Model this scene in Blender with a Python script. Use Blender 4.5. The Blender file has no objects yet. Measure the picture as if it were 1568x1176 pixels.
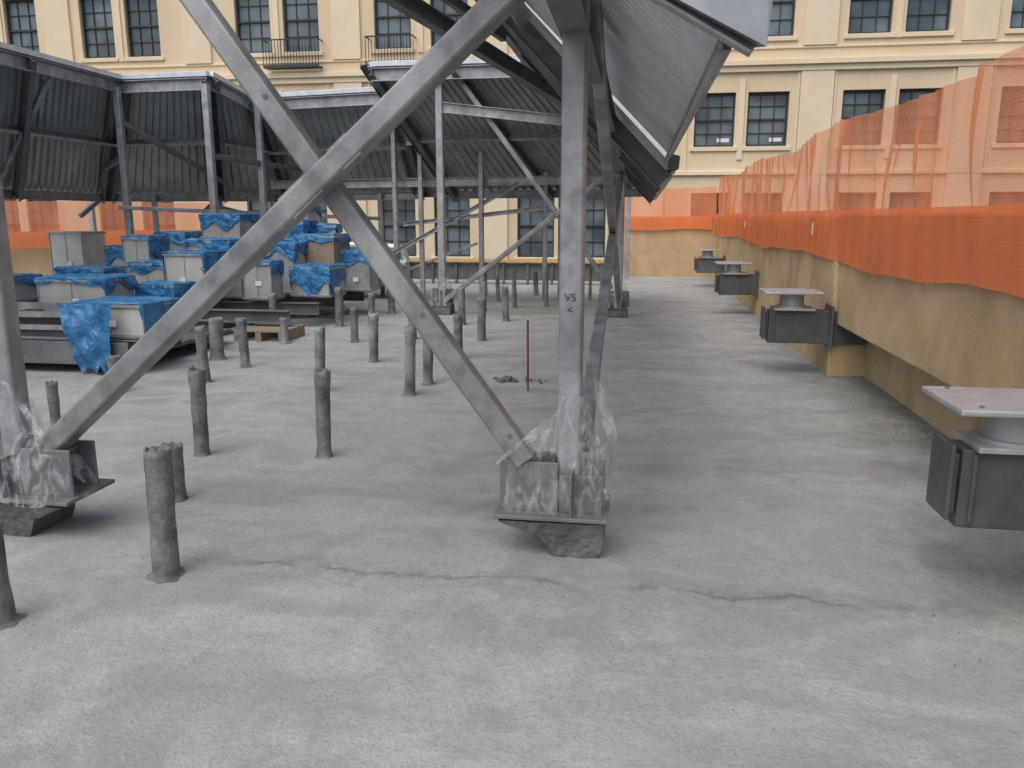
import bpy, bmesh, math, random
from mathutils import Vector, noise, Matrix
random.seed(7)
R=math.radians
scn=bpy.context.scene
# ------------------------------------------------------------------ materials
def newmat(name):
    m=bpy.data.materials.new(name); m.use_nodes=True
    nt=m.node_tree; b=nt.nodes["Principled BSDF"]
    return m,nt,b
def nd(nt,t,**k):
    n=nt.nodes.new(t)
    for a,v in k.items(): setattr(n,a,v)
    return n
def noisy(name,c1,c2,scale=3,rough=.8,metal=0,bump=.1,bscale=40,detail=5,c3=None,s3=.6,spec=.4,stretch=None,rvar=0):
    m,nt,b=newmat(name); L=nt.links
    tc=nd(nt,"ShaderNodeTexCoord"); src=tc.outputs["Object"]
    if stretch:
        mp=nd(nt,"ShaderNodeMapping"); mp.inputs["Scale"].default_value=stretch; L.new(src,mp.inputs[0]); src=mp.outputs[0]
    n=nd(nt,"ShaderNodeTexNoise"); n.inputs["Scale"].default_value=scale; n.inputs["Detail"].default_value=detail; n.inputs["Roughness"].default_value=.65
    L.new(src,n.inputs["Vector"])
    cr=nd(nt,"ShaderNodeValToRGB"); cr.color_ramp.elements[0].position=.35; cr.color_ramp.elements[1].position=.65
    cr.color_ramp.elements[0].color=(*c1,1); cr.color_ramp.elements[1].color=(*c2,1)
    L.new(n.outputs["Fac"],cr.inputs[0]); col=cr.outputs[0]
    if c3:
        n3=nd(nt,"ShaderNodeTexNoise"); n3.inputs["Scale"].default_value=s3; n3.inputs["Detail"].default_value=4
        mp3=nd(nt,"ShaderNodeMapping"); mp3.inputs["Scale"].default_value=(1,1,.5); L.new(tc.outputs["Object"],mp3.inputs[0]);L.new(mp3.outputs[0],n3.inputs["Vector"])
        r3=nd(nt,"ShaderNodeValToRGB"); r3.color_ramp.elements[0].position=.5; r3.color_ramp.elements[1].position=.72
        L.new(n3.outputs["Fac"],r3.inputs[0])
        mx=nd(nt,"ShaderNodeMixRGB"); mx.inputs[2].default_value=(*c3,1); L.new(r3.outputs[0],mx.inputs[0]); L.new(col,mx.inputs[1]); col=mx.outputs[0]
    L.new(col,b.inputs["Base Color"])
    b.inputs["Roughness"].default_value=rough; b.inputs["Metallic"].default_value=metal
    b.inputs["Specular IOR Level"].default_value=spec
    nb=nd(nt,"ShaderNodeTexNoise"); nb.inputs["Scale"].default_value=bscale; nb.inputs["Detail"].default_value=4
    L.new(tc.outputs["Object"],nb.inputs["Vector"])
    bp=nd(nt,"ShaderNodeBump"); bp.inputs["Strength"].default_value=bump; bp.inputs["Distance"].default_value=.02
    L.new(nb.outputs["Fac"],bp.inputs["Height"]); L.new(bp.outputs[0],b.inputs["Normal"])
    if rvar:
        mr=nd(nt,"ShaderNodeMapRange"); mr.inputs[3].default_value=rough-rvar; mr.inputs[4].default_value=rough+rvar
        L.new(n.outputs["Fac"],mr.inputs[0]); L.new(mr.outputs[0],b.inputs["Roughness"])
    return m
M={}
M['galv']=noisy("galvanized_steel",(.29,.30,.315),(.46,.475,.485),9,.45,.4,.06,60,rvar=.12,c3=(.22,.23,.235),s3=3.0)
M['brace']=noisy("brace_steel",(.19,.20,.205),(.32,.33,.335),8,.48,.35,.09,60,rvar=.12,c3=(.42,.43,.44),s3=3.2)
M['galvbright']=noisy("bright_galvanized",(.55,.59,.63),(.72,.76,.80),7,.38,.5,.04,50,rvar=.1)
M['flash']=noisy("flashing_sheet",(.22,.235,.25),(.30,.315,.33),2.2,.42,.55,.05,12,rvar=.1,c3=(.44,.46,.48),s3=2.6)
M['plate']=noisy("galvanized_plate",(.34,.36,.37),(.46,.47,.48),7,.5,.3,.04,50,c3=(.38,.35,.31),s3=5)
M['galvdark']=noisy("shop_steel",(.12,.128,.135),(.20,.207,.215),4,.6,.3,.05,50)
M['deck']=noisy("metal_deck",(.34,.355,.35),(.46,.475,.465),2.5,.5,.3,.03,30,c3=(.27,.28,.28),s3=1.5)
M['deck2']=noisy("metal_deck_lit",(.60,.62,.62),(.74,.76,.76),2.5,.45,.15,.03,30,c3=(.50,.52,.52),s3=1.5)  # same deck, paler colour paints in the lit underside on the right
M['stub']=noisy("sprayed_pipe",(.10,.108,.11),(.25,.26,.26),7,.72,.2,.5,30,c3=(.36,.365,.36),s3=4)
M['conc']=noisy("rough_concrete",(.10,.098,.09),(.20,.195,.185),8,.95,0,.8,30)
M['anch']=noisy("primed_steel",(.075,.08,.085),(.11,.115,.12),5,.55,.2,.1,40,c3=(.15,.155,.155),s3=3)
M['gusset']=noisy("gusset_steel",(.15,.16,.165),(.22,.23,.23),5,.55,.3,.1,40)
M['duct']=noisy("duct_sheet_metal",(.42,.43,.42),(.56,.56,.54),3,.42,.45,.03,20)
M['ductcream']=noisy("duct_plain_sheet",(.50,.49,.45),(.60,.59,.55),3,.5,.25,.03,20)
M['wall']=noisy("tan_coated_wall",(.46,.335,.185),(.57,.43,.26),1.8,.85,0,.25,35,c3=(.34,.235,.115),s3=1.3)
M['cap']=noisy("wall_cap",(.56,.46,.32),(.64,.53,.38),2,.85,0,.2,30)
M['stucco']=noisy("facade_stucco",(.72,.585,.40),(.78,.645,.45),.7,.9,0,.15,25,c3=(.67,.54,.37),s3=.35)
M['stucco2']=noisy("facade_trim",(.76,.635,.45),(.82,.70,.51),.8,.9,0,.1,25)
M['lowwall']=noisy("grey_curb",(.13,.13,.13),(.22,.22,.21),2,.9,0,.2,25)
M['frame']=noisy("window_frame",(.03,.04,.04),(.05,.06,.058),3,.5,0,.02,20)
M['rust']=noisy("rusty_steel",(.16,.06,.03),(.30,.12,.06),30,.85,.1,.3,60)
M['wood']=noisy("weathered_wood",(.22,.17,.12),(.36,.29,.21),6,.85,0,.3,30,stretch=(1,12,12))
M['yellow']=noisy("yellow_plank",(.62,.36,.10),(.72,.45,.14),3,.7,0,.1,20)
M['asph']=noisy("asphalt",(.04,.04,.042),(.065,.065,.065),3,.9,0,.3,40)
M['white']=noisy("paper_label",(.7,.7,.68),(.8,.8,.78),5,.7,0,.02,20)
M['black']=noisy("marker_ink",(.07,.07,.07),(.10,.10,.10),5,.8,0,.02,20)
M['grit']=noisy("rubble",(.13,.13,.12),(.26,.26,.245),20,.95,0,.4,50)
def film(name,c,alpha,rough,bs=9,bst=1.0,cvar=None,stretch=(1,1,1)):
    m,nt,b=newmat(name);L=nt.links
    tc=nd(nt,"ShaderNodeTexCoord")
    mp=nd(nt,"ShaderNodeMapping");mp.inputs["Scale"].default_value=stretch;L.new(tc.outputs["Object"],mp.inputs[0])
    n=nd(nt,"ShaderNodeTexNoise");n.inputs["Scale"].default_value=bs;n.inputs["Detail"].default_value=6;n.inputs["Distortion"].default_value=1.2
    L.new(mp.outputs[0],n.inputs["Vector"])
    bp=nd(nt,"ShaderNodeBump");bp.inputs["Strength"].default_value=bst;bp.inputs["Distance"].default_value=.05
    L.new(n.outputs["Fac"],bp.inputs["Height"]);L.new(bp.outputs[0],b.inputs["Normal"])
    cr=nd(nt,"ShaderNodeValToRGB");cr.color_ramp.elements[0].position=.35;cr.color_ramp.elements[1].position=.7
    cr.color_ramp.elements[0].color=(*c,1);cr.color_ramp.elements[1].color=(*(cvar or c),1)
    L.new(n.outputs["Fac"],cr.inputs[0]);L.new(cr.outputs[0],b.inputs["Base Color"])
    b.inputs["Roughness"].default_value=rough
    if alpha<1:
        mr=nd(nt,"ShaderNodeMapRange");mr.inputs[1].default_value=.42;mr.inputs[2].default_value=.74
        mr.inputs[3].default_value=max(0,alpha-.14);mr.inputs[4].default_value=min(1,alpha+.45)
        L.new(n.outputs["Fac"],mr.inputs[0]);L.new(mr.outputs[0],b.inputs["Alpha"])
    return m
M['blue']=film("blue_duct_film",(.015,.12,.30),1,.32,5,.9,(.06,.25,.48))
M['plastic']=film("clear_plastic_wrap",(.58,.61,.62),.17,.16,10,.9,stretch=(1.6,1.6,.6))
m,nt,b=newmat("window_glass");L=nt.links
tc=nd(nt,"ShaderNodeTexCoord");n=nd(nt,"ShaderNodeTexNoise");n.inputs["Scale"].default_value=.8
L.new(tc.outputs["Object"],n.inputs["Vector"]);cr=nd(nt,"ShaderNodeValToRGB")
cr.color_ramp.elements[0].position=.4;cr.color_ramp.elements[1].position=.62
cr.color_ramp.elements[0].color=(.075,.10,.115,1);cr.color_ramp.elements[1].color=(.17,.215,.24,1)
L.new(n.outputs["Fac"],cr.inputs[0]);L.new(cr.outputs[0],b.inputs["Base Color"]);b.inputs["Roughness"].default_value=.12
M['glass']=m
def netmat(name,op,colr):
    m,nt,b=newmat(name);L=nt.links;nt.nodes.remove(b);out=nt.nodes["Material Output"]
    tc=nd(nt,"ShaderNodeTexCoord")
    d=nd(nt,"ShaderNodeBsdfDiffuse");d.inputs[0].default_value=(*colr,1)
    t=nd(nt,"ShaderNodeBsdfTranslucent");t.inputs[0].default_value=(*colr,1)
    mx=nd(nt,"ShaderNodeMixShader");mx.inputs[0].default_value=.4;L.new(d.outputs[0],mx.inputs[1]);L.new(t.outputs[0],mx.inputs[2])
    tr=nd(nt,"ShaderNodeBsdfTransparent")
    sep=nd(nt,"ShaderNodeSeparateXYZ");L.new(tc.outputs["UV"],sep.inputs[0])
    def band(o,freq):
        a=nd(nt,"ShaderNodeMath",operation="MULTIPLY");L.new(o,a.inputs[0]);a.inputs[1].default_value=freq
        s=nd(nt,"ShaderNodeMath",operation="PINGPONG");L.new(a.outputs[0],s.inputs[0]);s.inputs[1].default_value=1.0
        return s.outputs[0]
    mxm=nd(nt,"ShaderNodeMath",operation="MULTIPLY");L.new(band(sep.outputs[0],90),mxm.inputs[0]);L.new(band(sep.outputs[1],90),mxm.inputs[1])
    n=nd(nt,"ShaderNodeTexNoise");n.inputs["Scale"].default_value=1.5;n.inputs["Detail"].default_value=4;n.inputs["Distortion"].default_value=.6
    mp=nd(nt,"ShaderNodeMapping");mp.inputs["Scale"].default_value=(1,1,.35);L.new(tc.outputs["Object"],mp.inputs[0]);L.new(mp.outputs[0],n.inputs["Vector"])
    mr=nd(nt,"ShaderNodeMapRange");mr.inputs[1].default_value=.35;mr.inputs[2].default_value=.68;mr.inputs[3].default_value=max(0,op-.11);mr.inputs[4].default_value=min(1,op+.14)
    L.new(n.outputs["Fac"],mr.inputs[0])
    a=nd(nt,"ShaderNodeMath",operation="MULTIPLY_ADD");L.new(mxm.outputs[0],a.inputs[0]);a.inputs[1].default_value=-.25;L.new(mr.outputs[0],a.inputs[2])
    a2=nd(nt,"ShaderNodeMath",operation="ADD");L.new(a.outputs[0],a2.inputs[0]);a2.inputs[1].default_value=.065;a2.use_clamp=True
    f=nd(nt,"ShaderNodeMixShader");L.new(a2.outputs[0],f.inputs[0]);L.new(tr.outputs[0],f.inputs[1]);L.new(mx.outputs[0],f.inputs[2])
    L.new(f.outputs[0],out.inputs[0]);return m
M['net']=netmat("orange_netting",.62,(1.0,.37,.17))
M['net2']=netmat("orange_netting_doubled",.90,(1.0,.33,.14))
# floor
m,nt,b=newmat("concrete_slab");L=nt.links
tc=nd(nt,"ShaderNodeTexCoord");P=tc.outputs["Object"]
def N(scale,detail=4,dist=0,rough=.6):
    n=nd(nt,"ShaderNodeTexNoise");n.inputs["Scale"].default_value=scale;n.inputs["Detail"].default_value=detail;n.inputs["Distortion"].default_value=dist;n.inputs["Roughness"].default_value=rough
    L.new(P,n.inputs["Vector"]);return n.outputs["Fac"]
def ramp(src,p0,p1,c0,c1):
    r=nd(nt,"ShaderNodeValToRGB");r.color_ramp.elements[0].position=p0;r.color_ramp.elements[1].position=p1
    r.color_ramp.elements[0].color=(*c0,1);r.color_ramp.elements[1].color=(*c1,1);L.new(src,r.inputs[0]);return r.outputs[0]
def mix(f,a,bb,mode="MIX"):
    x=nd(nt,"ShaderNodeMixRGB",blend_type=mode)
    for i,v in ((0,f),(1,a),(2,bb)):
        if isinstance(v,(int,float)): x.inputs[i].default_value=v
        elif isinstance(v,tuple): x.inputs[i].default_value=(*v,1)
        else: L.new(v,x.inputs[i])
    return x.outputs[0]
def math_(op,a,bb=None,c=None,clamp=False):
    x=nd(nt,"ShaderNodeMath",operation=op);x.use_clamp=clamp
    for i,v in enumerate((a,bb,c)):
        if v is None: continue
        if isinstance(v,(int,float)): x.inputs[i].default_value=v
        else: L.new(v,x.inputs[i])
    return x.outputs[0]
col=ramp(N(.5,5,1.8),.34,.68,(.30,.32,.315),(.45,.47,.462))
col=mix(ramp(N(1.1,4,3.4,.5),.46,.64,(0,0,0),(.6,.6,.6)),col,(.50,.52,.51))
col=mix(ramp(N(2.7,5,1.4,.6),.5,.72,(0,0,0),(.55,.55,.55)),col,(.265,.28,.275))
# sweeping trowel / hose marks
wv=nd(nt,"ShaderNodeTexWave",wave_type='RINGS');wv.inputs["Scale"].default_value=.45;wv.inputs["Distortion"].default_value=7;wv.inputs["Detail"].default_value=3;wv.inputs["Detail Scale"].default_value=.7
mpw=nd(nt,"ShaderNodeMapping");mpw.inputs["Location"].default_value=(2.2,-1.2,0);L.new(P,mpw.inputs[0]);L.new(mpw.outputs[0],wv.inputs["Vector"])
wm=math_("MULTIPLY",ramp(wv.outputs["Fac"],.78,.97,(0,0,0),(1,1,1)),ramp(N(.9,3),.45,.65,(0,0,0),(.55,.55,.55)))
col=mix(wm,col,(.25,.262,.258))
wm2=math_("MULTIPLY",ramp(wv.outputs["Fac"],.03,.2,(1,1,1),(0,0,0)),ramp(N(.8,3,.5),.42,.65,(0,0,0),(.5,.5,.5)))
col=mix(wm2,col,(.53,.54,.53))
col=mix(ramp(N(26,4,0,.8),.38,.66,(.45,.45,.45),(0,0,0)),col,(.25,.26,.255))
col=mix(ramp(N(90,3,0,.8),.3,.45,(.8,.8,.8),(0,0,0)),col,(.19,.197,.193))
col=mix(ramp(N(110,2,0,.8),.60,.72,(0,0,0),(.5,.5,.5)),col,(.56,.57,.56))
sep=nd(nt,"ShaderNodeSeparateXYZ");L.new(P,sep.inputs[0])
jn=math_("MULTIPLY_ADD",N(1.3,8,.6,.72),.5,3.06)
dj=math_("ABSOLUTE",math_("SUBTRACT",sep.outputs[1],jn))
fine=math_("SUBTRACT",1,math_("MULTIPLY",dj,24),clamp=True)
fine=math_("MULTIPLY",fine,ramp(N(2.6,5),.36,.56,(.15,.15,.15),(1,1,1)))
wide=math_("SUBTRACT",1,math_("MULTIPLY",dj,5.5),clamp=True)
wide=math_("MULTIPLY",wide,ramp(N(1.3,5),.36,.62,(.25,.25,.25),(1,1,1)))
wide=math_("MULTIPLY",wide,ramp(N(14,4,0,.7),.35,.6,(.4,.4,.4),(1,1,1)))
jm=math_("MAXIMUM",math_("MULTIPLY",fine,.72),math_("MULTIPLY",wide,.6))
lim=math_("MULTIPLY",math_("GREATER_THAN",sep.outputs[0],-2.3),math_("LESS_THAN",sep.outputs[0],2.3))
jm=math_("MULTIPLY",jm,lim)
col=mix(jm,col,(.12,.122,.118))
ed=math_("MULTIPLY_ADD",N(2.1,7,.6,.7),1.9,math_("SUBTRACT",sep.outputs[0],2.4))
ed=math_("MULTIPLY",ed,1.15,clamp=True)
ed=math_("MULTIPLY",ed,math_("GREATER_THAN",sep.outputs[0],0))
col=mix(math_("MULTIPLY",ed,.82),col,(.14,.14,.13))
L.new(col,b.inputs["Base Color"]);b.inputs["Roughness"].default_value=.8;b.inputs["Specular IOR Level"].default_value=.35
bp=nd(nt,"ShaderNodeBump");bp.inputs["Strength"].default_value=.7;bp.inputs["Distance"].default_value=.012
hs=math_("ADD",N(60,4,0,.75),math_("MULTIPLY",N(6,4),1.5));hs=math_("SUBTRACT",hs,math_("MULTIPLY",jm,1.0))
L.new(hs,bp.inputs["Height"]);L.new(bp.outputs[0],b.inputs["Normal"])
M['floor']=m
# ------------------------------------------------------------------ builder
def root(name,loc=(0,0,0)):
    e=bpy.data.objects.new(name,None);e.location=loc;scn.collection.objects.link(e);return e
class B:
    def __init__(s): s.v=[];s.f=[];s.uv=None
    def quad(s,*p):
        i=len(s.v);s.v+=[tuple(q) for q in p];s.f.append(tuple(range(i,i+len(p))))
    def box(s,x0,x1,y0,y1,z0,z1):
        i=len(s.v);s.v+=[(x0,y0,z0),(x1,y0,z0),(x1,y1,z0),(x0,y1,z0),(x0,y0,z1),(x1,y0,z1),(x1,y1,z1),(x0,y1,z1)]
        for f in ((0,3,2,1),(4,5,6,7),(0,1,5,4),(1,2,6,5),(2,3,7,6),(3,0,4,7)): s.f.append(tuple(i+k for k in f))
    def frame(s,p0,p1,up=(0,0,1)):
        a=Vector(p0);b=Vector(p1);d=(b-a).normalized();u=Vector(up)
        if abs(d.dot(u))>.97: u=Vector((0,1,0))
        r=d.cross(u).normalized();u=r.cross(d).normalized();return a,b,d,r,u
    def prism(s,p0,p1,prof,up=(0,0,1),cap=True):
        a,b,d,r,u=s.frame(p0,p1,up);n=len(prof);i=len(s.v)
        for q in (a,b):
            for (x,y) in prof: s.v.append(tuple(q+r*x+u*y))
        for k in range(n): s.f.append((i+k,i+(k+1)%n,i+n+(k+1)%n,i+n+k))
        if cap: s.f.append(tuple(i+k for k in reversed(range(n))));s.f.append(tuple(i+n+k for k in range(n)))
    def tube(s,p0,p1,w,h,up=(0,0,1)):
        c=min(w,h)*.13;W=w/2;H=h/2
        s.prism(p0,p1,[(W,-H+c),(W,H-c),(W-c*.35,H-c*.35),(W-c,H),(-W+c,H),(-W+c*.35,H-c*.35),(-W,H-c),(-W,-H+c),(-W+c*.35,-H+c*.35),(-W+c,-H),(W-c,-H),(W-c*.35,-H+c*.35)],up)
    def chan(s,p0,p1,w,h,t=.012,up=(0,0,1)):
        s.prism(p0,p1,[(0,-h/2),(w,-h/2),(w,-h/2+t),(t,-h/2+t),(t,h/2-t),(w,h/2-t),(w,h/2),(0,h/2)],up)
    def ibeam(s,p0,p1,w,h,t=.012,up=(0,0,1)):
        a=w/2;b=h/2;k=t/2
        s.prism(p0,p1,[(-a,-b),(a,-b),(a,-b+t),(k,-b+t),(k,b-t),(a,b-t),(a,b),(-a,b),(-a,b-t),(-k,b-t),(-k,-b+t),(-a,-b+t)],up)
    def cyl(s,p0,p1,r,n=16,r2=None):
        r2=r if r2 is None else r2;a,b,d,rr,u=s.frame(p0,p1);i=len(s.v)
        for q,rad in ((a,r),(b,r2)):
            for k in range(n):
                t=2*math.pi*k/n;s.v.append(tuple(q+rr*math.cos(t)*rad+u*math.sin(t)*rad))
        for k in range(n): s.f.append((i+k,i+(k+1)%n,i+n+(k+1)%n,i+n+k))
        s.f.append(tuple(i+k for k in reversed(range(n))));s.f.append(tuple(i+n+k for k in range(n)))
    def obj(s,name,mat,parent=None,bevel=0,smooth=False):
        me=bpy.data.meshes.new(name);me.from_pydata(s.v,[],s.f)
        if s.uv:
            ul=me.uv_layers.new(name="UVMap")
            for l in me.loops: ul.data[l.index].uv=s.uv[l.vertex_index]
        bm=bmesh.new();bm.from_mesh(me)
        if not s.uv: bmesh.ops.recalc_face_normals(bm,faces=bm.faces)
        bm.to_mesh(me);bm.free()
        o=bpy.data.objects.new(name,me);scn.collection.objects.link(o);me.materials.append(M[mat])
        if parent:
            o.parent=parent; o.location=-Vector(parent.location) if parent.location.length else (0,0,0)
        if bevel:
            md=o.modifiers.new("bevel","BEVEL");md.width=bevel;md.segments=2;md.limit_method='ANGLE'
        if smooth:
            for p in me.polygons:p.use_smooth=True
        return o
# ------------------------------------------------------------------ ground & roof slab
b_=B();b_.quad((-600,-600,-9),(600,-600,-9),(600,600,-9),(-600,600,-9));b_.obj("ground","asph")
b_=B();nx,ny=150,170;x0,x1,y0,y1=-24,2.6,-4,22.6
for j in range(ny+1):
    for i in range(nx+1):
        x=x0+(x1-x0)*i/nx;y=y0+(y1-y0)*j/ny
        z=.012*noise.noise(Vector((x*.6,y*.6,0)))+.006*noise.noise(Vector((x*2,y*2,3)))
        b_.v.append((x,y,z))
for j in range(ny):
    for i in range(nx):
        k=j*(nx+1)+i;b_.f.append((k,k+1,k+nx+2,k+nx+1))
b_.obj("roof_slab","floor",smooth=True)
b_=B()
def rock(x,y,s,z=0):
    n=5;i=len(b_.v);h=s*random.uniform(.25,.6)
    for k in range(n):
        t=2*math.pi*k/n+random.random()*.6;r=s*random.uniform(.5,1);b_.v.append((x+r*math.cos(t),y+r*math.sin(t),z-.004))
    for k in range(n):
        v=b_.v[i+k];b_.v.append((x+(v[0]-x)*.6+random.uniform(-.2,.2)*s,y+(v[1]-y)*.6,z+h*random.uniform(.6,1.1)))
    for k in range(n): b_.f.append((i+k,i+(k+1)%n,i+n+(k+1)%n,i+n+k))
    b_.f.append(tuple(i+n+k for k in range(n)))
for _ in range(1300):
    y=random.uniform(1.5,14);x=2.30-abs(random.gauss(0,.16))
    rock(x,y,random.choice([.004,.006,.008,.011]),.003)
for _ in range(220):
    rock(2.25-abs(random.gauss(0,.7)),random.uniform(1.6,9),random.choice([.003,.004,.006]),.005)
for _ in range(40):
    rock(random.uniform(-3.5,.8),random.uniform(1.6,7),random.choice([.003,.004]),.006)
for _ in range(70):
    rock(random.gauss(1.2,.25),random.gauss(8.7,.5),random.choice([.006,.010]),.004)
b_.obj("rubble","grit")
# ------------------------------------------------------------------ parapets
pw=root("parapet_wall")
b_=B()
b_.box(2.0,2.75,-3,8.5,.53,1.60)
b_.box(2.32,2.75,-3,8.5,-.3,.53)
b_.box(1.96,2.75,8.5,22.2,-.3,1.60)
b_.obj("wall_body","wall",pw,.015)
b_=B();b_.box(1.98,2.78,-3,22.2,1.60,1.625);b_.obj("coping","cap",pw,.006)
pw2=root("parapet_wall")
b_=B()
b_.box(-.4,2.75,22.2,22.8,-.3,1.55);b_.obj("wall_body","wall",pw2,.015)
b_=B();b_.box(-.42,2.75,22.18,22.82,1.55,1.575);b_.obj("coping","cap",pw2,.006)
pw3=root("parapet_wall")
b_=B();b_.prism((-11.4,20.4,.5),(-20,9.6,.5),[(-.3,-.8),(.3,-.8),(.3,.72),(-.3,.72)]);b_.obj("wall_body","wall",pw3,.015)
b_=B();b_.box(-24,-.42,22.25,22.6,-.3,.42);b_.obj("roof_curb","lowwall")
# ------------------------------------------------------------------ netting
def net(name,pts,zt,zb,mat,amp=.05,step=.12,rows=10,parent=None,foldseed=0):
    s=B();s.uv=[];L_=[0]
    for a,c in zip(pts,pts[1:]): L_.append(L_[-1]+(Vector(c)-Vector(a)).length)
    n=int(L_[-1]/step)
    for i in range(n+1):
        d=L_[-1]*i/n;k=0
        while k<len(pts)-2 and d>L_[k+1]:k+=1
        a=Vector(pts[k]);c=Vector(pts[k+1]);t=(d-L_[k])/(L_[k+1]-L_[k]);p=a.lerp(c,t);dr=(c-a).normalized();nn=Vector((-dr.y,dr.x))
        for j in range(rows+1):
            v=j/rows;z=zb(d)+(zt(d)-zb(d))*v
            o=amp*noise.noise(Vector((d*1.6+foldseed,z*1.1,foldseed)))+amp*.8*noise.noise(Vector((d*6,z*1.2,foldseed+5)))
            s.v.append((p.x+nn.x*o,p.y+nn.y*o,z));s.uv.append((d,z))
    for i in range(n):
        for j in range(rows):
            k=i*(rows+1)+j;s.f.append((k,k+1,k+rows+2,k+rows+1))
    return s.obj(name,mat,parent,smooth=True)
sn=root("safety_netting")
def zt(d):
    y=d+2.4
    sag=.09*math.sin((y-9.3)/5.8*math.pi)**2
    return 2.56-sag+.03*noise.noise(Vector((y*1.3,0,0)))
net("upper_net",[(2.06,2.4),(2.04,9.3),(2.05,15),(2.05,22)],zt,lambda d:1.60,'net',.09,step=.08,parent=sn)
net("draped_net",[(1.955,2.4),(1.945,8.6),(1.90,9.3),(1.91,15),(1.91,22)],lambda d:1.66,lambda d:1.17+.05*noise.noise(Vector((d*.9,1,0)))+.03*math.sin(d),'net2',.035,step=.08,rows=6,parent=sn,foldseed=3)
s=B()
for y in (3.4,9.3,15,21.5): s.cyl((2.09,y,1.6),(2.09,y,2.6),.02,8)
s.obj("net_post","galv",sn)
s=B()
for y,z in ((9.25,1.5),(15,1.5)): s.box(1.86,1.865,y,y+.05,z-.09,z+.03)
s.obj("tag","white",sn)
sn2=root("safety_netting")
net("upper_net",[(2.0,22.15),(-.4,22.15)],lambda d:2.35+.1*noise.noise(Vector((d*.6,0,4))),lambda d:1.55,'net',.08,step=.15,parent=sn2,foldseed=7)
net("draped_net",[(1.9,22.1),(-.4,22.1)],lambda d:1.6,lambda d:1.25+.05*noise.noise(Vector((d*.9,1,0))),'net2',.03,step=.15,rows=5,parent=sn2,foldseed=9)
sn3=root("safety_netting")
net("upper_net",[(-11.2,20.2),(-19.7,9.4)],lambda d:1.95+.06*noise.noise(Vector((d*.6,0,4))),lambda d:1.2,'net',.08,step=.2,parent=sn3,foldseed=7)
net("draped_net",[(-11.0,20.1),(-19.6,9.3)],lambda d:1.26,lambda d:.88+.05*noise.noise(Vector((d*.9,1,0))),'net2',.03,step=.2,rows=5,parent=sn3,foldseed=9)
# ------------------------------------------------------------------ building
bd=root("apartment_building")
Yf=28.0;wall=B();trim=B();fr=B();gl=B();ir=B()
pairs=[(-31,-29.3),(-24.6,-22.95),(-19.95,-18.2),(-14.05,-12.3),(-9.05,-7.1),(-4.15,-2.4),(1.69,3.35),(6.25,7.93),(10.9,12.6),(16,17.7)]
wins=sorted([w for p in pairs for w in p]);W=1.28
rows=[(-7.3,-5.2),(-3.5,-1.4),(.2,2.35),(3.82,5.5),(7.15,9.25),(10.6,12.7)]
XL,XR=-44,24;T=.5
zc=-9
for (a,c) in rows:
    wall.box(XL,XR,Yf,Yf+T,zc,a);zc=c
    xc=XL
    for w in wins:
        wall.box(xc,w,Yf,Yf+T,a,c);xc=w+W
        gl.box(w,w+W,Yf+.22,Yf+.24,a,c)
        for q in (0,W-.06): fr.box(w+q,w+q+.06,Yf+.13,Yf+.22,a,c)
        for zz in (a,c-.07): fr.box(w+.06,w+W-.06,Yf+.13,Yf+.22,zz,zz+.07)
        mid=(a+c)/2;fr.box(w+.06,w+W-.06,Yf+.14,Yf+.22,mid-.03,mid+.03)
        for k in (1,2): fr.box(w+W*k/3-.012,w+W*k/3+.012,Yf+.175,Yf+.219,a+.07,c-.07)
        for zz in ((a+mid)/2,(mid+c)/2): fr.box(w+.06,w+W-.06,Yf+.178,Yf+.2185,zz-.012,zz+.012)
        trim.box(w-.12,w+W+.12,Yf-.07,Yf+.1,a-.14,a-.003)
    wall.box(xc,XR,Yf,Yf+T,a,c)
wall.box(XL,XR,Yf,Yf+T,zc,16)
wall.box(XL,XR,Yf+T,Yf+12,-9,15.9)
for z,h,d in ((6.28,.16,.22),(6.10,.18,.12),(2.92,.12,.10),(9.7,.14,.12),(6.78,.06,.05),(16,.5,.5)):
    trim.box(XL-.1,XR+.1,Yf-d,Yf-.0+.02,z,z+h)
for p,q in zip(pairs,pairs[1:]):
    g0=p[1]+W;g1=q[0];c=(g0+g1)/2;hw=min(.5,(g1-g0)/2-.25)
    for (za,zb) in ((-9,2.915),(3.045,6.095),(6.85,9.695)):
        trim.box(c-hw,c+hw,Yf-.09,Yf+.02,za,zb)
    for xx in (g0+.22,g1-.28): trim.box(xx,xx+.06,Yf-.04,Yf+.02,3.05,6.09)
for p in pairs:
    xx=p[0]+W+(p[1]-p[0]-W)/2
    for (za,zb) in ((3.4,5.9),(7.0,9.5)): trim.box(xx-.09,xx+.09,Yf-.05,Yf+.02,za,zb)
wall.obj("walls","stucco",bd);trim.obj("mouldings","stucco2",bd,.01);fr.obj("window_frames","frame",bd);gl.obj("window_glass","glass",bd)
for (a,c) in ((-12.9,-10.9),(-9.25,-7.6)):
    z0,z1=6.62,7.5
    ir.box(a,c,Yf-.45,Yf-.41,z1-.04,z1);ir.box(a,c,Yf-.45,Yf-.41,z0,z0+.04)
    ir.box(a,c,Yf-.45,Yf-.07,z0-.05,z0)
    x=a
    while x<c:
        ir.box(x,x+.02,Yf-.44,Yf-.42,z0+.04,z1-.04);x+=.11
    for xx in (a,c-.03): ir.box(xx,xx+.03,Yf-.41,Yf-.002,z1-.045,z1-.005)
ir.obj("balcony_railing","frame",bd)
refl=B()
for w in (3.35,1.69): refl.box(w+.75,w+1.15,Yf+.213,Yf+.2165,3.98,4.1)
refl.obj("pane_reflection","white",bd)  # pale strips on the glass paint a reflection low in two panes
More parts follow.
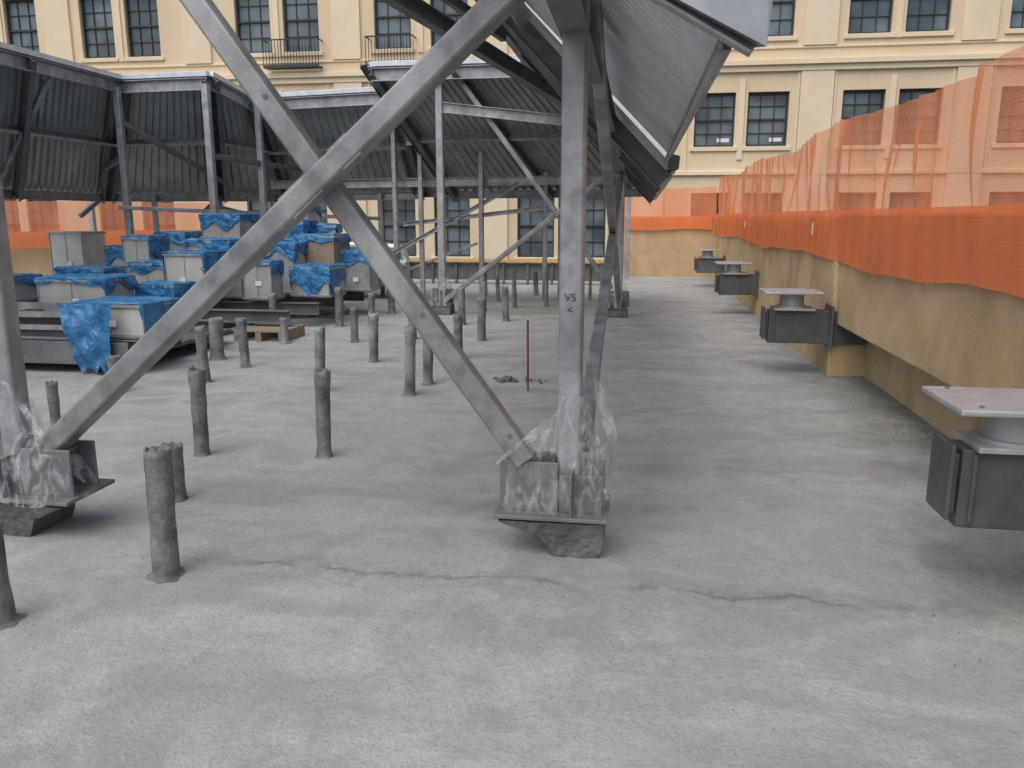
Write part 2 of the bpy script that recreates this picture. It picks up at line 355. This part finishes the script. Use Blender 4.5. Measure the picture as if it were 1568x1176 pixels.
# ------------------------------------------------------------------ canopy
cn=root("steel_canopy")
dk=B();dk2=B();gv=B();br=B();dd=B()
def deck(t0,t1,e0,e1,pitch=.17,h=.035,D=None):
    D=D or dk
    t0,t1,e0,e1=map(Vector,(t0,t1,e0,e1))
    n=((t1-t0).cross(e0-t0)).normalized()
    if n.z<0:n=-n
    Ln=max((t1-t0).length,(e1-e0).length);c=max(1,round(Ln/pitch));us=[]
    for i in range(c): us+=[(i,0),(i+.3,0),(i+.42,1),(i+.88,1)]
    us.append((c,0));i0=len(D.v)
    for u,o in us:
        u/=c
        for v in (0,1):
            a=t0.lerp(t1,u).lerp(e0.lerp(e1,u),v);D.v.append(tuple(a+n*(o*h+.02)))
    for k in range(len(us)-1):
        q=i0+2*k;D.f.append((q,q+1,q+3,q+2))
def bay(t0,t1,e0,e1,raf=2.1,purl=(.5,),rafw=.1,pitch=.17,rafters=True,eh=.16,ew=.07,D=None,h=.035):
    t0,t1,e0,e1=map(Vector,(t0,t1,e0,e1));deck(t0,t1,e0,e1,pitch,h,D)
    n=((t1-t0).cross(e0-t0)).normalized()
    if n.z<0:n=-n
    Ln=(t1-t0).length;k=max(1,round(max(Ln,(e1-e0).length)/raf))
    if rafters:
        for i in range(k+1):
            u=i/k;a=t0.lerp(t1,u)-n*.13;c=e0.lerp(e1,u)-n*.13
            dd.ibeam(a,c,rafw,.16,up=n)
    for v in purl:
        gv.chan(t0.lerp(e0,v)-n*.09,t1.lerp(e1,v)-n*.09,.06,.14,up=n)
    gv.chan(e0-n*eh*.3,e1-n*eh*.3,ew,eh)
    gv.chan(t0-Vector((0,0,.17)),t1-Vector((0,0,.17)),.08,.2)
    br.prism(t0-Vector((0,0,.02)),t1-Vector((0,0,.02)),[(-.05,-.03),(.08,-.03),(.08,.05),(-.05,.05)])
T0=(-8.9,0,3.94);T1=(-8.9,13.4,3.94);T2=(-7.2,13.3,3.94);T3=(-7.1,14.6,3.75);T4=(-4.3,14.5,3.82);T5=(-4.25,13.0,3.96);T6=(-1.6,13.0,3.96)
E0=(-10.7,0,2.0);E1=(-10.7,15.3,2.0);E2=(-8.3,15.4,2.0);E3=(-7.3,16.3,2.0);E4=(-4.3,16.2,2.05);E6=(.28,15.8,2.08);E7=(.24,2.6,2.1)
bay(T0,T1,E0,E1,2.6);bay(T1,T2,E1,E2,3);bay(T2,T3,E2,E3,3);bay(T3,T4,E3,E4,3);bay(T4,T5,E4,(-3.6,16.1,2.06),5)
bay(T5,T6,(-3.6,16.1,2.06),E6,2.2)
bay((-1.6,7.4,3.96),(-1.6,2.6,3.96),(.24,7.4,2.1),E7,1.7,purl=(.35,),pitch=.10,rafters=False,eh=.04,ew=.02,D=dk2,h=.03)
bay((-1.6,13.0,3.96),(-1.6,7.45,3.96),(.34,15.8,1.98),(.30,7.5,1.99),2.4,pitch=.12,eh=.08,D=dk2)
br2=B()
br2.quad((-.06,2.45,2.27),(.335,2.45,2.06),(.355,2.47,2.30),(.325,2.5,2.75),(.0,2.52,2.78))
br2.quad((-.06,2.45,2.27),(.335,2.45,2.06),(.30,2.60,2.085),(-.06,2.60,2.30))
br2.quad((.24,7.4,2.14),(.24,7.55,1.98),(.33,7.4,2.0),(.33,7.2,2.1))
br2.quad((.335,2.45,2.06),(.355,2.47,2.30),(.33,2.7,2.3),(.30,2.60,2.085))
br2.prism((.245,2.62,2.10),(.245,7.38,2.10),[(-.012,-.015),(.012,-.015),(.012,.04),(-.012,.04)])
br2.obj("end_flashing","flash",cn)
gv.chan((-.45,2.52,2.50),(.31,2.54,2.07),.05,.05,up=(0,0,1))
frm=B();frx=B()
PX,PL=-.295,-3.12
def post(x,y,z0,z1,w=.11,s=None):
    (s or frm).tube((x,y,z0),(x,y,z1),w,w)
post(PX,3.72,.2,2.58);post(PL,3.55,.2,3.9)
post(-.29,13.1,.15,2.4,.12);post(-3.2,13.1,.15,3.85,.12)
post(-.27,21.0,0,2.1,.11)
for x,y,z,w in ((-8.85,13.2,3.75,.11),(-7.2,13.15,3.75,.12),(-6.9,14.4,3.6,.11),(-4.55,15,3.6,.085),(-4.05,15,3.6,.085),(-2.9,15,3.6,.09),(-1.75,15.4,2.4,.085),(-1.5,15.8,2.2,.08),(-11.0,15.2,2.0,.1),(-5.2,16.1,2.05,.09),(-9.6,15.2,2.0,.09),(-8.3,15.4,2.0,.09)):
    post(x,y,0,z,w)
def ln(p,q,t): return tuple(Vector(p).lerp(Vector(q),t))
A0=(-3.02,3.55,.37);A1=(-.60,3.55,2.47)
frx.tube(A0,ln(A0,A1,1.5),.105,.135,up=(0,-1,0))
B0=(-.50,3.66,.46);B1=(-2.02,3.68,2.55)
frx.tube(B0,ln(B0,B1,1.45),.105,.105,up=(0,-1,0))
for ta,tb in ((.60,.66),(.70,.735)):
    frx.prism(Vector(ln(A0,A1,ta))-Vector((0,.0565,0)),Vector(ln(A0,A1,tb))-Vector((0,.0565,0)),[(-.056,-.004),(.056,-.004),(.056,.004),(-.056,.004)],up=(0,-1,0))
frx.tube((-.24,3.85,.5),(-.29,12.8,2.2),.08,.10)
frx.tube((-.25,3.6,2.75),(-.28,12.9,.35),.08,.10)
dd.ibeam((-.30,2.8,2.46),(-.28,15.6,2.30),.13,.16)
frx.tube((-3.15,13.0,.22),(-.35,13.0,2.35),.08,.09,up=(0,-1,0))
frx.tube((-2.98,13.15,3.86),(-.40,13.15,.45),.08,.09,up=(0,-1,0))
dd.ibeam((-3.3,3.4,3.85),(-.6,13.0,3.0),.11,.16)
dd.ibeam((-1.7,5.5,3.9),(-.3,13,2.4),.11,.16)
dd.ibeam((-1.6,13,3.8),(.25,15.8,2.0),.11,.2)
dd.tube((-2.3,6.2,3.75),(-1.35,8.2,3.3),.07,.09)
gv.chan((-3.2,13.1,3.3),(-.3,13.1,2.95),.06,.16)
gv.chan((-4.3,15,2.95),(-1.0,15,2.95),.06,.13);gv.chan((-7.2,15.4,2.2),(-.6,15.0,2.25),.07,.16)
gv.chan((-4.4,15.02,1.45),(-1.7,15.02,1.75),.05,.08);gv.chan((-4.6,14.9,.9),(-2.2,15.1,2.2),.05,.08)
gv.tube((-4.6,15.1,.5),(-3.0,15.1,1.1),.05,.05);gv.tube((-1.8,15.4,1.9),(-.9,15.4,1.0),.05,.05)
for y in (9.2,11.6):
    gv.tube((-8.9,y,3.6),(-10.6,y+.8,2.2),.08,.08)
for a,c in (((-8.85,13.2,2.6),(-10.2,14.6,2.5)),((-7.2,13.15,2.7),(-8.1,14.9,2.3)),((-7.2,13.15,2.6),(-6.6,15.6,2.5)),((-8.85,13.2,3.2),(-7.9,15,2.2)),((-6.9,14.4,1.55),(-8.2,15.3,1.75)),((-10.7,15.2,2.0),(-10.9,14.7,1.6)),((-8.2,15.3,2.0),(-8.4,14.9,1.65)),((-7.0,16,2),(-7.2,15.6,1.65))):
    dd.tube(a,c,.08,.09)
gv.tube((-8.9,13.0,1.75),(-5.2,16.1,1.55),.07,.07)
dk.obj("corrugated_deck","deck",cn);dk2.obj("corrugated_deck_panel","deck2",cn);dd.obj("rafters","galvdark",cn,.003);gv.obj("channels","galv",cn,.003);br.obj("top_flashing","galvbright",cn,.004)
frm.obj("posts","galv",cn);frx.obj("braces","brace",cn)
h=B()
for p,q,ts in ((A0,A1,(.12,.36,.43,.57,.68,.80)),(B0,B1,(.06,.33,.8))):
    for t in ts:
        c=Vector(ln(p,q,t));yy=c.y-.0535;h.cyl((c.x+.02,yy,c.z),(c.x+.02,yy-.003,c.z),.013,12)
h.obj("bolt_holes","galvdark",cn)
for txt,loc,rot,sz in (("E5",(-1.46,3.486,1.66),R(50),.06),("E",(-1.98,3.494,1.33),R(50),.055),("V5",(-.325,3.661,1.22),0,.05),("<",(-.31,3.661,1.16),R(10),.05)):
    c=bpy.data.curves.new("marking","FONT");c.body=txt;c.size=sz;c.materials.append(M['black'])
    o=bpy.data.objects.new("paint_marking",c);scn.collection.objects.link(o);o.parent=cn;o.location=loc
    o.rotation_euler=(R(90),0,0);o.rotation_euler.rotate_axis('Z',rot)
def foot(x,y,s=1,dirx=-1):
    c=B()
    prof0=[(x-.07,y-.12),(x+.13,y-.12),(x+.12,y+.16),(x-.09,y+.16)];prof1=[(x-.33,y-.17),(x+.17,y-.15),(x+.17,y+.2),(x-.30,y+.2)]
    mid=[(x-.14,y-.14),(x+.155,y-.13),(x+.15,y+.18),(x-.13,y+.18)]
    for pr,z in ((prof0,-.02),(mid,.10),(prof1,.185)):
        for q in pr:c.v.append((q[0]+random.uniform(-.01,.01),q[1]+random.uniform(-.01,.01),z))
    for l in (0,4):
        for k in range(4):c.f.append((l+k,l+(k+1)%4,l+4+(k+1)%4,l+4+k))
    c.f.append((8,9,10,11));c.f.append((3,2,1,0))
    if dirx>0:
        c.v=[(2*x-v[0],v[1],v[2]) for v in c.v]
    o=c.obj("pedestal","conc",cn)
    md=o.modifiers.new("sub","SUBSURF");md.subdivision_type='SIMPLE';md.levels=md.render_levels=4
    tx=bpy.data.textures.new("lumps","CLOUDS");tx.noise_scale=.07;dm=o.modifiers.new("disp","DISPLACE");dm.texture=tx;dm.strength=.03;dm.mid_level=.5
    g=B()
    def bx(xa,xb,ya,yb_,za,zb):
        if dirx>0:xa,xb=2*x-xb,2*x-xa
        g.box(xa,xb,ya,yb_,za,zb)
    bx(x-.36,x+.18,y-.18,y+.2,.197,.217)
    bx(x-.34,x-.06,y-.10,y-.085,.217,.46);bx(x-.34,x-.06,y+.085,y+.10,.217,.46);bx(x-.10,x-.085,y-.084,y+.084,.217,.44)
    bx(x+.0,x+.012,y-.17,y-.06,.217,.42);bx(x+.06,x+.16,y-.006,y+.006,.217,.46);bx(x-.055,x+.15,y-.10,y-.088,.217,.40)
    g.obj("base_plate","gusset",cn,.004)
def wrap(name,cx,cy,prof,seed,parent,mat='plastic',n=72,amp=.03,fq=9):
    s=B();m_=len(prof)
    for z,xa,xb,ry in prof:
        for k in range(n):
            t=2*math.pi*k/n;ct,st=math.cos(t),math.sin(t)
            ct=math.copysign(abs(ct)**.5,ct);st=math.copysign(abs(st)**.5,st)
            x=cx+(xb if ct>0 else xa)*ct;y=cy+ry*st
            d=amp*noise.noise(Vector((x*fq+seed,y*fq,z*fq*.35)))+amp*.9*abs(noise.noise(Vector((x*22+z*9,y*22,z*5+seed))))
            s.v.append((x+ct*d,y+st*d,z+amp*1.2*noise.noise(Vector((x*8,y*8,seed)))))
    for l in range(m_-1):
        for k in range(n):s.f.append((l*n+k,l*n+(k+1)%n,(l+1)*n+(k+1)%n,(l+1)*n+k))
    return s.obj(name,mat,parent)
foot(-.28,3.72);foot(-3.1,3.55,dirx=1)
def lerpprof(P,k=5):
    out=[]
    for a,c in zip(P,P[1:]):
        for i in range(k): out.append(tuple(a[j]+(c[j]-a[j])*i/k for j in range(4)))
    out.append(P[-1]);return out
wrap("plastic_wrap",-.28,3.72,lerpprof([(.21,.345,.165,.15),(.30,.345,.165,.125),(.45,.345,.155,.115),(.53,.27,.10,.085),(.62,.12,.085,.075),(.78,.062,.066,.062)]),1,cn,amp=.014)
wrap("plastic_wrap",-.16,3.95,lerpprof([(.18,.03,.05,.10),(.40,.035,.06,.12),(.60,.03,.045,.08),(.75,.03,.035,.05)],4),2,cn,amp=.012)
wrap("plastic_wrap",-3.1,3.52,lerpprof([(.20,.18,.36,.17),(.28,.17,.36,.14),(.42,.15,.28,.12),(.54,.09,.11,.08),(.68,.062,.07,.064)]),4,cn,amp=.022)
s=B()
for a,c in (((-.62,3.58,.46),(-.34,3.64,.70)),((-.10,3.60,.30),(-.22,3.66,.72)),((-.05,3.75,.45),(-.23,3.8,.95)),((-3.35,3.6,.5),(-3.14,3.5,.85)),((-2.85,3.45,.45),(-3.1,3.48,.8))):
    a=Vector(a);c=Vector(c);i=len(s.v)
    for k in range(9):
        p=a.lerp(c,k/8);w=.022*math.sin(math.pi*(k+.6)/9)+.01
        s.v+= [tuple(p+Vector((-w,.01*math.sin(k*2),0))),tuple(p+Vector((0,-.015+.008*math.sin(k*3),0))),tuple(p+Vector((w,.01*math.cos(k),0)))]
    for k in range(8):
        q=i+3*k
        s.f+= [(q,q+1,q+4,q+3),(q+1,q+2,q+5,q+4)]
s.obj("plastic_strands","plastic",cn)
for x,y in ((-3.2,13.1),(-.3,13.1)):
    g=B();g.box(x-.17,x+.17,y-.17,y+.17,-.01,.12);g.obj("pedestal","conc",cn,.02)
    g=B();g.box(x-.16,x+.16,y-.16,y+.16,.121,.15);g.box(x-.006,x+.006,y-.15,y-.06,.15,.4);g.box(x-.18,x-.06,y-.006,y+.006,.15,.42);g.box(x+.06,x+.18,y-.006,y+.006,.15,.42);g.obj("base_plate","anch",cn)
    wrap("plastic_wrap",x,y,lerpprof([(.14,.18,.18,.18),(.35,.18,.18,.15),(.6,.07,.07,.07)]),x*3,cn,amp=.03)
# ------------------------------------------------------------------ pipe stubs
def stub(x,y,h,r,kind=0):
    s=B();n=22;sd=random.random()*50;lx,ly=random.uniform(-.05,.05),random.uniform(-.02,.02)
    r*=random.uniform(.95,1.05)
    lev=[0,.006,.02,.08]+[.08+(h-.08)*k/13 for k in range(1,14)]
    for li,z in enumerate(lev):
        rr=r*(1.5 if z==0 else 1.18 if z<.01 else 1.06 if z<.05 else 1)
        rr*=1+.07*noise.noise(Vector((sd,z*6,0)))
        if kind and z>h*.86: rr*=1.10
        for k in range(n):
            t=2*math.pi*k/n;q=rr*(1+.09*noise.noise(Vector((math.cos(t)*2+sd,math.sin(t)*2,z*12))))
            if z==0:q*=1+.4*noise.noise(Vector((math.cos(t)*2,math.sin(t)*2,sd)))
            zz=z
            if li==len(lev)-1: zz+=.03*noise.noise(Vector((math.cos(t)*2.5,math.sin(t)*2.5,sd)))
            s.v.append((x+lx*z+q*math.cos(t),y+ly*z+q*math.sin(t),zz))
    nl=len(lev)
    for q,z in ((.86,h-.002),(.84,h-.12)):
        for k in range(n):
            t=2*math.pi*k/n;s.v.append((x+lx*h+r*q*math.cos(t),y+ly*h+r*q*math.sin(t),z))
        nl+=1
    for l in range(nl-1):
        for k in range(n):s.f.append((l*n+k,l*n+(k+1)%n,(l+1)*n+(k+1)%n,(l+1)*n+k))
    s.f.append(tuple((nl-1)*n+k for k in range(n)))
    o=s.obj("pipe_stub","stub")
    for p in o.data.polygons:p.use_smooth=True
ST=[(-2.08,3.13,.60,.056,0),(-2.58,4.05,.33,.05,1),(-2.9,4.89,.6,.05,1),(-2.06,4.98,.6,.05,1),(-2.88,6.94,.61,.05,0),(-4.4,5.4,.36,.04,1),(-2.02,6.94,.63,.05,1),(-1.98,7.44,.5,.05,1),(-2.88,8.5,.55,.05,1),(-4.17,7.2,.55,.05,0),(-4.71,8.42,.47,.08,0),(-4.16,8.02,.53,.05,1),(-4.46,9.69,.32,.05,0),(-4.99,10.5,.55,.05,1),(-1.99,10.24,.57,.055,1),(-1.99,12.27,.53,.05,1),(-4.33,11.29,.58,.06,1),(-2.58,11.79,.56,.05,1),(-2.13,14.08,.7,.04,1),(-2.5,2.62,.42,.056,0),(-4.74,6.65,.34,.06,0),(-4.35,4.78,.49,.045,0),(-3.87,11.36,.5,.05,1),(-5.18,12.36,.4,.05,0),(-4.05,12.99,.45,.06,1),(-2.0,8.9,.5,.05,1),(-2.9,10.2,.5,.05,1),(-1.6,14.4,.7,.035,0),(-2.6,13.6,.5,.05,0),(-3.6,9.9,.45,.05,0),(-2.05,16.5,.5,.05,0),(-.9,15.8,.6,.03,0),(-2.62,15.2,.8,.04,0),(-3.1,16.4,.6,.05,0),(-1.2,17,.6,.05,0)]
for a in ST: stub(*a)
s=B();s.cyl((-.98,7.3,0),(-.985,7.31,.66),.011,8);s.cyl((-.99,7.3,.1),(-.985,7.3,.13),.018,8);s.obj("rebar_stake","rust")
b_=B()
for _ in range(26): rock(random.gauss(-1.22,.07),random.gauss(7.75,.05),random.uniform(.02,.05),.006)
for _ in range(8): rock(random.gauss(-.95,.06),random.gauss(7.7,.05),random.uniform(.015,.035),.006)
b_.obj("concrete_debris","conc")
# ------------------------------------------------------------------ anchor brackets
for y in (3.5,8.55,13.75,19.0):
    an=root("davit_bracket",(1.65,y,.33))
    s=B()
    s.box(1.34,2.3,y-.10,y+.07,.33,.665)
    s.box(1.285,1.303,y-.13,y+.10,.37,.69);s.box(1.303,1.339,y-.08,y+.05,.38,.64)
    s.box(1.38,1.40,y-.112,y-.1005,.345,.65);s.box(1.93,1.955,y-.18,y+.16,.29,.72)
    s.obj("outrigger_box","anch",an,.006)
    s=B();s.box(1.38,1.78,y-.15,y+.15,.666,.69);s.obj("base_flange","plate",an,.004)
    s=B();s.cyl((1.57,y+.01,.705),(1.57,y+.01,.832),.12,40);s.cyl((1.57,y+.01,.69),(1.57,y+.01,.705),.15,40);s.obj("pedestal_pipe","plate",an)
    s=B();s.box(1.27,1.84,y-.22,y+.25,.832,.86);s.obj("top_plate","plate",an,.008)
    s=B()
    for dx in (-.2,.2):
        for dy in (-.17,.20): s.cyl((1.56+dx,y+dy,.8605),(1.56+dx,y+dy,.868),.010,6)
    s.obj("bolts","galvdark",an)
# ------------------------------------------------------------------ ducts with blue film
def sheet_cap(x0,x1,y0,y1,z1,drop,seed,parent,sides=(1,1,1,1),amp=.03):
    s=B();n=14;cx,cy=(x0+x1)/2,(y0+y1)/2;per=[]
    g=.015;X0,X1,Y0,Y1=x0-g,x1+g,y0-g,y1+g
    for k in range(n):per.append((X0+(X1-X0)*k/n,Y0,0))
    for k in range(n):per.append((X1,Y0+(Y1-Y0)*k/n,1))
    for k in range(n):per.append((X1-(X1-X0)*k/n,Y1,2))
    for k in range(n):per.append((X0,Y1-(Y1-Y0)*k/n,3))
    m_=len(per);rowsn=8
    def D(x,y,z):return noise.noise(Vector((x*7+seed,y*7,z*9)))*amp+abs(noise.noise(Vector((x*19,y*19+seed,z*15))))*amp*.6
    for sc in (.02,.5,.97):
        for (x,y,_) in per:
            xx=cx+(x-cx)*sc;yy=cy+(y-cy)*sc;s.v.append((xx,yy,z1+.016+abs(D(xx,yy,seed))*.9))
    for r in range(rowsn):
        for (x,y,sd) in per:
            dp=drop*sides[sd]*(1+1.3*noise.noise(Vector((x*3.5+seed,y*3.5,2))))
            z=z1+.01-dp*r/(rowsn-1);d=D(x,y,z);nx=(x-cx)/(X1-X0)*2;ny=(y-cy)/(Y1-Y0)*2
            s.v.append((x+nx*(abs(d)+.004),y+ny*(abs(d)+.004),z))
    for l in range(2+rowsn):
        for k in range(m_):s.f.append((l*m_+k,l*m_+(k+1)%m_,(l+1)*m_+(k+1)%m_,(l+1)*m_+k))
    s.f.append(tuple(range(m_)))
    s.obj("blue_film","blue",parent)
def duct(x0,x1,y,z0,z1,dep,drop,mat='duct',sides=(1,1,1,1),ang=0):
    rt=root("duct_riser",((x0+x1)/2,y,z0));s=B();w=x1-x0
    y1=y+dep
    s.box(x0,x1,y,y1,z0,z1)
    fl=B()
    for z in (z0+.02,z1-.035):
        fl.box(x0-.025,x1+.025,y-.025,y1+.025,z,z+.03)
    fl.box(x0+w*.5-.006,x0+w*.5+.006,y-.008,y-.001,z0+.055,z1-.04)
    for xx in (x0-.004,x1-.012): fl.box(xx,xx+.016,y-.012,y-.0005,z0+.055,z1-.04)
    s.obj("duct_body",mat,rt,.004);fl.obj("flanges","galv",rt,.002)
    if drop: sheet_cap(x0,x1,y,y1,z1,drop,random.random()*40,rt,sides)
    q=B();lx=x0+w*random.uniform(.2,.6);lz=z0+(z1-z0)*random.uniform(.25,.5);q.box(lx,lx+.09,y-.014,y-.0125,lz,lz+.07);q.obj("label","white",rt)
    rt.rotation_euler=(0,0,ang)
D=[(-10.3,-9.65,13,.5,1.33,.6,0,'duct',(1,1,1,1)),
(-8.5,-7.9,12,.42,1.12,.6,.2,'duct',(1,1,1,1)),
(-7.85,-7.35,12.4,.42,1.33,.5,.12,'duct',(1.5,1,1,1)),
(-7.72,-7.28,11.3,.37,1.29,.45,.05,'duct',(.3,6,1,6)),
(-6.8,-6.1,11.5,.42,1.24,.5,.16,'duct',(1,1.6,1,1)),
(-7.1,-6.4,12.5,.42,1.62,.5,.11,'duct',(1.6,1,1,1)),
(-5.9,-5.35,12.5,.36,1.52,.6,.3,'galv',(1,1,1,1)),
(-5.3,-4.75,12.3,.42,1.30,.6,.12,'wood',(1,1,1,1)),
(-6.5,-5.9,10.4,.5,1.10,.5,.05,'ductcream',(.3,6,1,6)),
(-7.35,-6.45,9.0,.36,.84,.6,.10,'duct',(.8,1.5,1,1)),
(-5.62,-5.2,10.95,.4,.95,.4,.05,'duct',(1,4,1,4)),
(-5.1,-4.5,11.4,.41,.86,.5,.36,'duct',(1,1,1,1)),
(-6.5,-5.95,9.7,.32,.72,.4,.2,'duct',(1,1,1,1)),
(-5.75,-4.95,7.5,.36,.72,.55,.11,'ductcream',(.1,2.4,1,1)),
(-8.3,-7.6,10.6,.4,.85,.5,.16,'duct',(1,1,1,1)),
(-9.2,-8.7,10.2,.4,.75,.5,.1,'duct',(1,1,1,1)),
(-6.0,-5.6,13.4,.42,1.75,.4,.1,'duct',(1,1,1,1)),
(-7.15,-6.65,10.6,.4,.95,.4,.12,'duct',(1,1,1,1)),
(-5.75,-5.25,11.9,.4,1.18,.4,.2,'duct',(1,1,1,1)),
(-6.25,-5.8,11.2,.4,1.05,.35,.08,'duct',(1,3,1,3)),
(-4.7,-4.25,12.5,.4,1.05,.4,.2,'galv',(1,1,1,1)),
(-5.55,-5.0,13.0,.4,1.45,.4,.14,'duct',(1,1,1,1))]
for a in D: duct(*a,ang=R(random.uniform(-7,7)))
s=B()
for i in range(17):
    for j in range(13):
        u=i/16;v=j/12;wd=1-.40*v
        x=-5.50+(u-.5)*.60*wd+.05*v;z=.74-(.68+.12*noise.noise(Vector((i*.4,0,3))))*v
        s.v.append((x,7.33-.07*noise.noise(Vector((x*9,z*5,0)))-.03*math.sin(v*3),z))
for i in range(16):
    for j in range(12):
        k=i*13+j;s.f.append((k,k+1,k+14,k+13))
s.obj("blue_plastic_sheet","blue")
dn=root("steel_dunnage")
s=B()
for y in (7.5,8.2,9.1,10.2,11.2,12.2,13.2): s.ibeam((-10.6,y,.27),(-4.6 if y>9.5 else -5.0,y,.27),.14,.17)
for x in (-10.5,-8.9,-7.2,-5.6): s.ibeam((x,7.4,.13),(x,13.6,.13),.12,.10)
for x in (-10.5,-8.9,-7.2,-5.6):
    for y in (7.5,9.1,11.2,13.2): s.box(x-.08,x+.08,y-.08,y+.08,-.01,.08)
s.box(-8.6,-5.15,7.42,9.6,.14,.185)
s.box(-8.6,-5.1,7.385,7.40,.10,.34)
s.obj("beams","galvdark",dn,.003)
s=B();s.box(-8.6,-6.0,8.0,8.03,.5,.56);s.box(-8.6,-6.4,8.7,8.73,.5,.58);s.box(-7.4,-7.3,7.6,9,.44,.5);s.box(-8.6,-5.9,7.6,7.63,.42,.47);s.obj("channels","galv",dn)
pl=root("wood_pallet");s=B()
for k in range(5): s.box(-5.2,-4.5,9.75+.14*k,9.85+.14*k,.12,.145)
for x in (-5.2,-4.9,-4.58): s.box(x,x+.08,9.75,10.42,.0,.118)
s.obj("boards","wood",pl,.003)
ac=root("air_handling_unit");s=B()
s.box(-5.8,-4.7,15.2,16.2,.25,.95);s.obj("casing","galvdark",ac,.01)
s=B();s.cyl((-5.6,15.0,1.05),(-4.5,15.15,1.0),.09,16);s.cyl((-5.4,15.0,.75),(-4.4,15.1,.72),.09,16);s.cyl((-4.5,15.15,1.0),(-4.4,15.1,.72),.09,16);s.obj("duct_pipe","galvbright",ac)
s=B()
for i in range(4): s.cyl((-5.6+.28*i,15.19,.5),(-5.6+.28*i,15.14,.5),.1,16)
for x in (-5.75,-4.8): s.box(x,x+.07,15.25,15.32,0,.25)
s.obj("fans","galv",ac)
fb=root("plank_barrier");s=B();s.box(-5.6,-.7,19,19.25,.53,.58);s.obj("plank","yellow",fb)
s=B()
for i in range(9): s.box(-5.5+.58*i,-5.45+.58*i,19.05,19.15,0,.53)
s.box(-5.5,-.8,19.12,19.16,.1,.5);s.obj("trestles","galvdark",fb)
# ------------------------------------------------------------------ light
w=bpy.data.worlds.new("World");scn.world=w;w.use_nodes=True;nt=w.node_tree
sky=nt.nodes.new("ShaderNodeTexSky");sky.sky_type='NISHITA';sky.sun_disc=False;sky.sun_elevation=R(58);sky.sun_rotation=R(205);sky.air_density=1.0;sky.dust_density=4;sky.ozone_density=1
bg=nt.nodes["Background"];bg.inputs[1].default_value=.15;nt.links.new(sky.outputs[0],bg.inputs[0])
sl=bpy.data.lights.new("sun","SUN");sl.energy=1.5;sl.angle=R(80);sl.color=(1,.98,.95)
so=bpy.data.objects.new("sun",sl);scn.collection.objects.link(so)
az=R(205);el=R(58);d=Vector((math.sin(az)*math.cos(el),math.cos(az)*math.cos(el),math.sin(el)))
so.rotation_euler=d.to_track_quat('Z','Y').to_euler()
# ------------------------------------------------------------------ camera
cd=bpy.data.cameras.new("camera");cd.sensor_width=36;cd.lens=28.24;cd.clip_end=2000;cd.clip_start=.05
co=bpy.data.objects.new("camera",cd);co.location=(0,0,1.6);co.rotation_euler=(R(78.2),0,R(8.8));scn.collection.objects.link(co);scn.camera=co
scn.view_settings.view_transform='Standard';scn.view_settings.look='None';scn.view_settings.exposure=0
